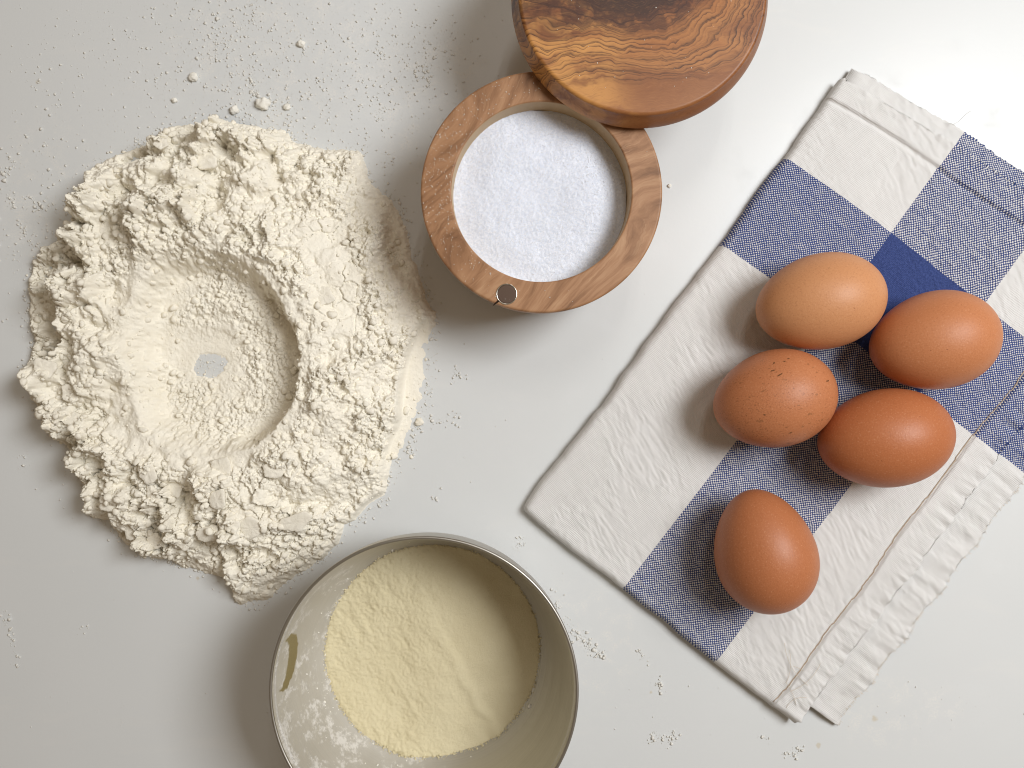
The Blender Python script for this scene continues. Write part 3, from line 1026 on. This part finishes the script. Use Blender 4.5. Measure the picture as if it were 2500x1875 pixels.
def towel_layer(name, umax, vmax, ztop, fold_u, fold_v, du, seed, hem_u, hem_v, thick, zfold, vmin=6.0):
    us = np.unique(np.concatenate([np.array([0, 1, 2.5, 4.5, 7, 10, 14, 18, 23, 28, 34]) if fold_u else np.array([6.0]), np.arange(38, umax, du), [umax]]))
    vs = np.unique(np.concatenate([np.array([0, 1, 2.5, 4.5, 7, 10, 14, 18, 23, 28, 34]) if fold_v else np.array([vmin]), np.arange(max(38, vmin + 3), vmax, du), [vmax]]))
    U, Vv = np.meshgrid(us, vs)
    R = 18.0                                                   # fold rounding in towel pixels
    # plan rounding of the corner
    eu = np.clip(1 - U / R, 0, 1) if fold_u else 0 * U
    ev = np.clip(1 - Vv / R, 0, 1) if fold_v else 0 * U
    e = np.clip(np.maximum(eu, ev), 0, 1)
    drop = 1 - np.sqrt(np.clip(1 - e ** 2, 0, 1))
    z = ztop + crepe(U, Vv, seed) * (1 - 0.5 * e)
    # hems: a step where the cloth is folded double
    su = hem_u + 5 * np.sin(Vv / 130.0) + 3 * np.sin(Vv / 47.0); sv = hem_v + 4 * np.sin(U / 90.0) - 6
    hu = sstep(0, 5, U - su); hv = sstep(0, 5, Vv - sv)
    z += 1.1 * np.maximum(hu, hv) - 0.55 * np.exp(-((U - su + 3) / 4.5) ** 2) - 0.55 * np.exp(-((Vv - sv + 3) / 4.5) ** 2)
    # ruffles grow towards the free edge
    ru = sstep(hem_u, umax, U); rv = sstep(hem_v, vmax, Vv)
    wv = np.sin(Vv / 7.4 + 2.2 * fbm(Vv / 70, U / 200, seed + 50, 2)) * 0.30 + 0.9 * fbm(U / 60, Vv / 17, seed + 51, 3)
    z += ru * wv * 1.0 + 0.45 * rv * fbm(U / 26, Vv / 30, seed + 52, 3) * 2
    z -= (0.3 if fold_u else 1.3) * sstep(umax - 60, umax, U) + (0.1 if fold_u else 1.2) * sstep(vmax - 45, vmax, Vv)
    z = np.maximum(z - drop * (ztop - zfold), zfold + 0.01 * U * 0)
    # frayed free edges
    Uj = U + np.where(U >= umax - 0.1, 5.5 * fbm(Vv / 7, U, seed + 60, 3) + 5 * np.sin(Vv / 23), 0)
    Vj = Vv + np.where(Vv >= vmax - 0.1, 5.5 * fbm(U / 7, Vv, seed + 61, 3) + 3 * np.sin(U / 40), 0)
    # the very corner between both folds is rounded in plan
    if fold_u and fold_v:
        Rc = 18.0
        cu, cv_ = np.clip(Rc - U, 0, Rc), np.clip(Rc - Vv, 0, Rc)
        m = np.maximum(cu, cv_); L = np.hypot(cu, cv_)
        k = np.where(L > 1e-6, m / np.maximum(L, 1e-6), 1)
        both = (U < Rc) & (Vv < Rc)
        Uj = np.where(both, Rc - cu * k, Uj); Vj = np.where(both, Rc - cv_ * k, Vj)
    if fold_u:
        Uj = Uj + (7 * fbm(Vv / 90, U * 0, seed + 70, 3)) * np.exp(-U / 40)
        Vj = Vj + (7 * fbm(U / 90, U * 0 + 9, seed + 71, 3)) * np.exp(-Vv / 40)
    Xm, Ym = towel_xy(Uj, Vj, ztop)
    ny, nx = U.shape
    P = np.stack([Xm - T0[0], Ym - T0[1], z], -1).reshape(-1, 3)
    uvp = np.stack([U, Vv], -1).reshape(-1, 2)
    idx = np.arange(nx * ny).reshape(ny, nx)
    q = np.stack([idx[:-1, :-1], idx[:-1, 1:], idx[1:, 1:], idx[1:, :-1]], -1).reshape(-1, 4)
    # skirt round the border gives the edge its thickness
    loop = np.concatenate([idx[0, :], idx[1:, -1], idx[-1, -2::-1], idx[-2:0:-1, 0]])
    B = P[loop].copy()
    lo = np.maximum(B[:, 2] - thick, 0.15)
    fold_m = ((uvp[loop, 0] < 0.5) & fold_u) | ((uvp[loop, 1] < 0.5) & fold_v)
    B[:, 2] = np.where(fold_m, 0.15, lo)
    ctr = np.array([0, 0])
    B[:, :2] *= np.where(fold_m, 0.984, 0.997)[:, None]
    n0 = len(P); nl = len(loop)
    sk = np.stack([loop, n0 + np.arange(nl), n0 + (np.arange(nl) + 1) % nl, np.roll(loop, -1)], -1)
    allP = np.vstack([P, B]) * MM; allF = np.vstack([q, sk])
    o = mesh_obj(name, allP, allF, TOWEL, tow)
    uva = np.vstack([uvp, uvp[loop]])
    lay = o.data.uv_layers.new(name='weave')
    li = np.empty(len(o.data.loops), dtype=np.int32)
    o.data.loops.foreach_get('vertex_index', li)
    lay.data.foreach_set('uv', uva[li].astype(np.float32).ravel())
    def at(u, v):
        j = int(np.argmin(np.abs(us - u))); i = int(np.argmin(np.abs(vs - v)))
        return P[i * nx + j]
    return o, at


upper, up_at = towel_layer('upper_layer', 852.0, 1315.0, 7.4, True, True, 2.6, 700, 778.0, 1262.0, 1.0, 2.4)
lower, lo_at = towel_layer('lower_layer', 935.0, 1352.0, 3.2, False, False, 3.4, 740, 800.0, 1262.0, 1.0, 0.6, 58.0)


def tube(name, pts, r, mat, parent, sides=6):
    verts, faces = [], []
    pts = [Vector(p) for p in pts]
    for i, p in enumerate(pts):
        d = (pts[min(i + 1, len(pts) - 1)] - pts[max(i - 1, 0)]).normalized()
        a = d.orthogonal().normalized(); b = d.cross(a)
        for s in range(sides):
            an = 2 * math.pi * s / sides
            verts.append((p + a * r * math.cos(an) + b * r * math.sin(an)) * MM)
        if i:
            k = (i - 1) * sides
            for s in range(sides):
                faces.append((k + s, k + (s + 1) % sides, k + sides + (s + 1) % sides, k + sides + s))
    return mesh_obj(name, verts, faces, mat, parent)


# seam threads along the hems
pts = []
for v in np.arange(14, 1255, 7.0):
    p = up_at(778 + 5 * math.sin(v / 130) + 3 * math.sin(v / 47) - 2.5, v)
    pts.append((p[0], p[1], p[2] + 0.22))
tube('hem_seam', pts, 0.30, STITCH, upper)
# loose threads at the front corner
for k, (u, v, L, a0, bend) in enumerate([(790, 60, 20, 0.4, 0.05), (815, 95, 24, 2.5, -0.06), (770, 70, 16, 1.2, 0.04), (830, 70, 12, 2.9, 0.10), (760, 110, 17, -0.3, -0.07), (820, 40, 12, 1.8, 0.03)]):
    p = Vector(up_at(u, v)); pts = []
    an = a0
    for i in range(16):
        pts.append((p.x, p.y, p.z + 0.35 + 0.5 * math.sin(i / 15 * math.pi)))
        p = p + Vector((math.cos(an), math.sin(an), 0)) * (L / 15)
        an += bend
        if i % 3 == 0:
            du_ = (p.x, p.y)
    tube('loose_thread', pts, 0.11, THREAD, upper, 5)
# frayed ends along the free edge of the lower layer
fv, ff, nf = [], [], 0
for k in range(420):
    v = 62 + 1280 * random.random()
    p = Vector(lo_at(935, v)) if v < 1345 else None
    d = Vector((EU[0], -EU[1], 0)); n_ = Vector((EV[0], -EV[1], 0))
    q0 = p - d * 0.6; q1 = p + d * (0.3 + 0.9 * random.random()) + n_ * random.uniform(-.5, .5)
    for s_ in (-0.09, 0.09):
        fv += [tuple((q0 + n_ * s_) * MM), tuple((q1 + n_ * s_) * MM)]
    fv += [tuple((q0 + Vector((0, 0, .16))) * MM), tuple((q1 + Vector((0, 0, .12))) * MM)]
    b0 = nf; nf += 6
    ff += [(b0, b0 + 1, b0 + 5, b0 + 4), (b0 + 2, b0 + 4, b0 + 5, b0 + 3)]
o = mesh_obj('frayed_edge', fv, ff, THREAD, lower); o['kind'] = 'stuff'


# ------------------------------------------------------------------ eggs
def egg(px, py, L, W, rot, mat_args, label, k, lift=0.0, asym=0.13):
    z = 7.9 + W / 2 - 0.25
    x, y = plan(px, py, z)
    verts, faces = [], []
    nA, nL = 72, 56
    rings = []
    for i in range(nL + 1):
        th = math.pi * i / nL
        ax = math.cos(th) * L / 2
        tt = ax / (L / 2)
        r = W / 2 * math.sin(th) * (1 + asym * tt) / math.sqrt(1 + asym * asym * 0.6) * (1 + 0.03 * math.sin(th) ** 2) / 1.03
        if i in (0, nL):
            rings.append([len(verts)]); verts.append((ax * MM, 0, 0))
        else:
            rings.append(list(range(len(verts), len(verts) + nA)))
            for s in range(nA):
                a = 2 * math.pi * s / nA
                w = 1 + 0.006 * mnoise.noise(Vector((ax * 0.05 + k * 7, math.cos(a) * 1.2, math.sin(a) * 1.2)))
                verts.append((ax * MM, r * w * math.cos(a) * MM, r * w * math.sin(a) * MM))
    for A, B in zip(rings[:-1], rings[1:]):
        for s in range(nA):
            j = (s + 1) % nA
            if len(A) == 1: faces.append((A[0], B[s], B[j]))
            elif len(B) == 1: faces.append((A[s], B[0], A[j]))
            else: faces.append((A[s], B[s], B[j], A[j]))
    o = mesh_obj('egg', verts, faces, mat_egg(k, *mat_args), None, True, (x * MM, y * MM, z * MM))
    o.rotation_euler = (0, math.radians(lift), math.radians(rot))
    tag(o, label, 'egg', 'brown eggs lying on the tea towel')
    return o


light_ = (srgb(206, 148, 104), srgb(196, 136, 92), False)
mid_ = (srgb(196, 130, 88), srgb(188, 120, 78), False)
dirty_ = (srgb(190, 124, 84), srgb(180, 112, 72), True)
dark_ = (srgb(184, 114, 72), srgb(174, 102, 62), False)
dark2_ = (srgb(183, 116, 76), srgb(172, 104, 65), False)
e1 = egg(2003, 737, 58.6, 43.6, 12, light_, 'palest tan brown egg, nearest the wooden salt box', 1, 0, 0.07)
e2 = egg(2280, 832, 57.4, 44.6, 12, mid_, 'clean orange brown egg furthest to the right', 2, 0, 0.09)
e3 = egg(1891, 974, 55.8, 44.2, 14, dirty_, 'speckled brown egg with dirt marks and bits of straw', 3, 0, 0.07)
e4 = egg(2161, 1070, 60.2, 44.6, 8, dark_, 'deep brown egg beside the hem, below the rightmost egg', 4, 0, 0.06)
e5 = egg(1866, 1345, 56.6, 45.4, -76, dark2_, 'brown egg lying apart below the other four eggs', 5, 0, 0.13)


def on_egg(o, px, py, W):
    """local surface point of an egg seen at a pixel"""
    z = o.location.z / MM + W / 2 * 0.8
    x, y = plan(px, py, z)
    p = o.matrix_world.inverted() @ Vector((x * MM, y * MM, z * MM))
    return p


bpy.context.view_layer.update()
for (px, py, L, a) in [(2022, 930, 3.6, 78), (1762, 937, 2.0, 70), (1886, 905, 3.0, -15), (1900, 915, 4.2, 10), (1930, 875, 1.8, 20), (1862, 1012, 1.6, 40), (1930, 1056, 1.8, 25), (1893, 886, 2.0, 50), (1918, 882, 1.4, -10)]:
    z = e3.location.z
    x, y = plan(px, py, 46)
    # drop onto the shell
    origin = e3.matrix_world.inverted() @ Vector((x * MM, y * MM, 0.09)); dirn = (e3.matrix_world.inverted().to_3x3() @ Vector((0, 0, -1)))
    hit, loc, nrm, _ = e3.ray_cast(origin, dirn)
    if not hit:
        continue
    L = L * 0.7
    me_v = [(-L / 2, -0.28, 0), (-L / 4, 0.3, 0.12), (L / 2, 0.22, 0), (L / 3, -0.3, 0.1), (0, 0, 0.2), (0, 0, -0.3)]
    me_f = [(0, 3, 4), (3, 2, 4), (2, 1, 4), (1, 0, 4), (3, 0, 5), (2, 3, 5), (1, 2, 5), (0, 1, 5)]
    o = mesh_obj('dirt_fleck', [tuple(c * MM for c in v_) for v_ in me_v], me_f, DIRT, e3, False, loc)
    q = nrm.to_track_quat('Z', 'Y')
    o.rotation_euler = (q @ __import__('mathutils').Quaternion((0, 0, 1), math.radians(a))).to_euler()
# small calcium bump on the shell of the lone egg
bz = e5.location.z / MM
x, y = plan(1987, 1348, bz)
p = e5.matrix_world.inverted() @ Vector((x * MM, y * MM, bz * MM))
v, f = blobs(np.array([[0, 0, 0]]), np.array([2.3]), ICO2_V, ICO2_F, 0.02, 1.0)
o = mesh_obj('shell_bump', v, f, e5.data.materials[0], e5, True, p * 0.975)

# ------------------------------------------------------------------ flour spilled on the table
cent, rad = [], []


def sprinkle(px, py, sx, sy, n, rot=0.0, rmin=0.10, rmax=0.5):
    a = math.radians(rot)
    for _ in range(n):
        ex, ey = rng.normal() * sx, rng.normal() * sy
        x = px + ex * math.cos(a) - ey * math.sin(a); y = py + ex * math.sin(a) + ey * math.cos(a)
        r = 0.8 * rmin * (1.15 * rmax / rmin) ** (rng.random() ** 3.0)
        qx, qy = plan(x, y)
        cent.append((qx, qy, r * 0.35)); rad.append(r)


def trail(px, py, dirdeg, length, n, spread=9, rmax=0.8):
    """a crumbly streak: small heaps strung along a wandering line"""
    x, y, d = px, py, math.radians(dirdeg)
    k = max(3, int(length / 18))
    for i in range(k):
        sprinkle(x, y, spread * (0.4 + rng.random()), spread * (0.4 + rng.random()), int(1.25 * n / k * (0.3 + 1.4 * rng.random())), 0, 0.16, rmax * 1.15)
        d += rng.normal() * 0.5
        x += math.cos(d) * length / k; y += math.sin(d) * length / k


for _ in range(2600):
    th_ = rng.random() * 6.283
    r_ = float(np.interp(th_ - 3.1416, to, ro)) + abs(rng.normal()) * 3.0 - 0.8
    rr_ = 0.10 * (0.8 / 0.10) ** (rng.random() ** 2.6)
    cent.append((FCX + r_ * math.cos(th_ - 3.1416), FCY + r_ * math.sin(th_ - 3.1416), rr_ * 0.35)); rad.append(rr_)
sprinkle(60, 640, 40, 90, 200, 0, 0.15, 0.9)
sprinkle(150, 1150, 50, 60, 60, 0, 0.12, 0.6)
sprinkle(510, 893, 24, 16, 420, 0, 0.10, 0.5)
sprinkle(640, 110, 240, 110, 2300, 0, 0.15, 0.75)
sprinkle(560, 90, 70, 90, 260, 0, 0.2, 0.95)
sprinkle(640, 200, 120, 70, 420, 0, 0.16, 0.8)
sprinkle(960, 130, 130, 130, 1000, 0, 0.14, 0.7)
sprinkle(1010, 190, 60, 60, 260, 0, 0.15, 0.8)
sprinkle(250, 250, 200, 130, 800, 0, 0.13, 0.6)
sprinkle(90, 500, 70, 110, 520, 0, 0.16, 0.9)
sprinkle(740, 280, 180, 50, 420, 0, 0.14, 0.8)
sprinkle(600, 900, 620, 520, 260, 0, 0.09, 0.32)
sprinkle(1120, 950, 60, 140, 70, 0, 0.10, 0.4)
sprinkle(250, 1650, 220, 130, 60, 0, 0.10, 0.38)
sprinkle(2180, 1740, 130, 55, 150, -10, 0.10, 0.42)
sprinkle(1650, 1700, 170, 90, 60, 0, 0.10, 0.4)
sprinkle(1380, 1400, 60, 90, 60, 0, 0.10, 0.4)
sprinkle(1250, 880, 80, 40, 24, 0, 0.10, 0.35)
sprinkle(900, 420, 90, 60, 120, 0, 0.10, 0.42)
for args in [(592, 60, 85, 160, 150), (612, 190, 80, 60, 70), (560, 100, 110, 60, 40), (1040, 170, 80, 60, 60), (1075, 110, 60, 60, 40), (860, 60, 90, 60, 30),
             (30, 395, 70, 150, 110, 10, 0.9), (80, 480, 50, 120, 120, 14, 0.9), (60, 560, 90, 70, 60, 10, 0.8), (120, 560, 40, 90, 60), (340, 345, 20, 70, 40), (640, 255, 0, 60, 70, 12, 0.9),
             (735, 110, 90, 30, 20), (1112, 905, 80, 40, 26), (1110, 1010, 95, 150, 70), (1055, 1185, 100, 50, 26), (1270, 1320, 85, 40, 30, 6, 0.7), (1395, 1530, 40, 120, 150, 10, 1.0),
             (1560, 1590, 70, 50, 36, 6, 0.7), (1605, 1670, 40, 30, 60, 6, 0.9), (1595, 1800, 70, 70, 120, 8, 0.9), (1955, 1830, 100, 60, 60, 5, 0.9), (1862, 1797, 10, 40, 24, 5, 0.7), (10, 1500, 60, 70, 60, 8, 0.9),
             (30, 1560, 40, 80, 26), (300, 1725, 100, 70, 30, 5, 0.7), (205, 1530, 60, 30, 10), (1350, 1445, 50, 60, 30), (1420, 1575, 20, 60, 40, 8, 0.8), (930, 250, 80, 60, 40), (700, 240, 100, 80, 40), (960, 380, 120, 70, 36),
             (60, 1110, 100, 50, 24), (700, 1400, 60, 40, 14), (470, 330, 30, 60, 40, 8, 0.8), (180, 470, 60, 60, 40)]:
    trail(*args)
cent = np.array(cent); rad = np.array(rad)
# none of it under or inside the things standing on the table
ok = np.ones(len(cent), bool)
ok &= np.hypot(cent[:, 0] - bxx, cent[:, 1] - byy) > 47
ok &= np.hypot(cent[:, 0] - wx_, cent[:, 1] - wy_) > 50
qx, qy = 1250 + cent[:, 0] * 5, 937.5 - cent[:, 1] * 5
tu = (qx - ORX) * EU[0] + (qy - ORY) * EU[1]; tvv = (qx - ORX) * EV[0] + (qy - ORY) * EV[1]
ok &= ~((tu > -25) & (tvv > -15) & (tu < 960))
ii = np.clip(((cent[:, 1] - gy[0]) / STEP).astype(int), 0, HH.shape[0] - 1); jj = np.clip(((cent[:, 0] - gx[0]) / STEP).astype(int), 0, HH.shape[1] - 1)
inside = (cent[:, 0] > gx[0]) & (cent[:, 0] < gx[-1]) & (cent[:, 1] > gy[0]) & (cent[:, 1] < gy[-1])
ok &= ~(inside & (HH[ii, jj] > 0.2))
cent, rad = cent[ok], rad[ok]
big = rad > 0.3
v1, f1_ = blobs(cent[big], rad[big], ICO1_V, ICO1_F, 0.16, 0.75)
v2, f2_ = blobs(cent[~big], rad[~big], OCT_V, OCT_F, 0.2, 0.75)
o = mesh_obj('spilled_flour', np.vstack([v1, v2]), np.vstack([f1_, f2_ + len(v1)]), DUST)
tag(o, 'fine white flour dust scattered over the table', 'flour dust', kind='stuff')

# larger single crumbs
CR = [(475, 190, 2.2, 'round flour crumb lying apart above the flour ring'), (736, 108, 1.9, 'flour crumb farthest up, above the top of the flour ring'),
      (645, 255, 3.3, 'widest flat flour crumb just above the top of the flour ring'), (573, 271, 2.2, 'flour crumb touching the top of the flour ring'),
      (427, 246, 1.4, 'small flour crumb above the upper left of the ring'), (702, 262, 1.8, 'flour crumb right of the widest crumb above the ring'),
      (1025, 1030, 1.9, 'yellowish flour crumb beside the right edge of the ring'), (1634, 454, 1.0, 'tiny lone crumb between the salt box and the towel')]
for k, (px, py, r, lab) in enumerate(CR):
    n_ = np.array([mnoise.noise(Vector(v_) * 1.6 + Vector((k * 5.1, 0, 0))) + 0.5 * mnoise.noise(Vector(v_) * 4 + Vector((k * 5.1, 9, 0))) for v_ in ICO3_V])
    V = ICO3_V * (1 + 0.42 * n_[:, None]) * np.array([1.0, 0.9, 0.72]) * r
    V[:, 2] = np.maximum(V[:, 2], -0.45 * r) + 0.45 * r
    a, b = plan(px, py)
    o = mesh_obj('flour_crumb', V * MM, ICO3_F, FLOUR2 if k != 6 else FLOUR, None, True, (a * MM, b * MM, 0))
    tag(o, lab, 'crumb', 'larger crumbs round the flour ring')

# a thin hair on the table above the towel
pts = []
for i in range(14):
    q = i / 13
    a, b = plan(2318 + 52 * q, 304 - 28 * q + 5 * math.sin(q * 5))
    pts.append((a, b, 0.12))
hair = tube('lint_hair', pts, 0.07, HAIR, None, 5)
tag(hair, 'thin grey hair on the table above the tea towel', 'hair')
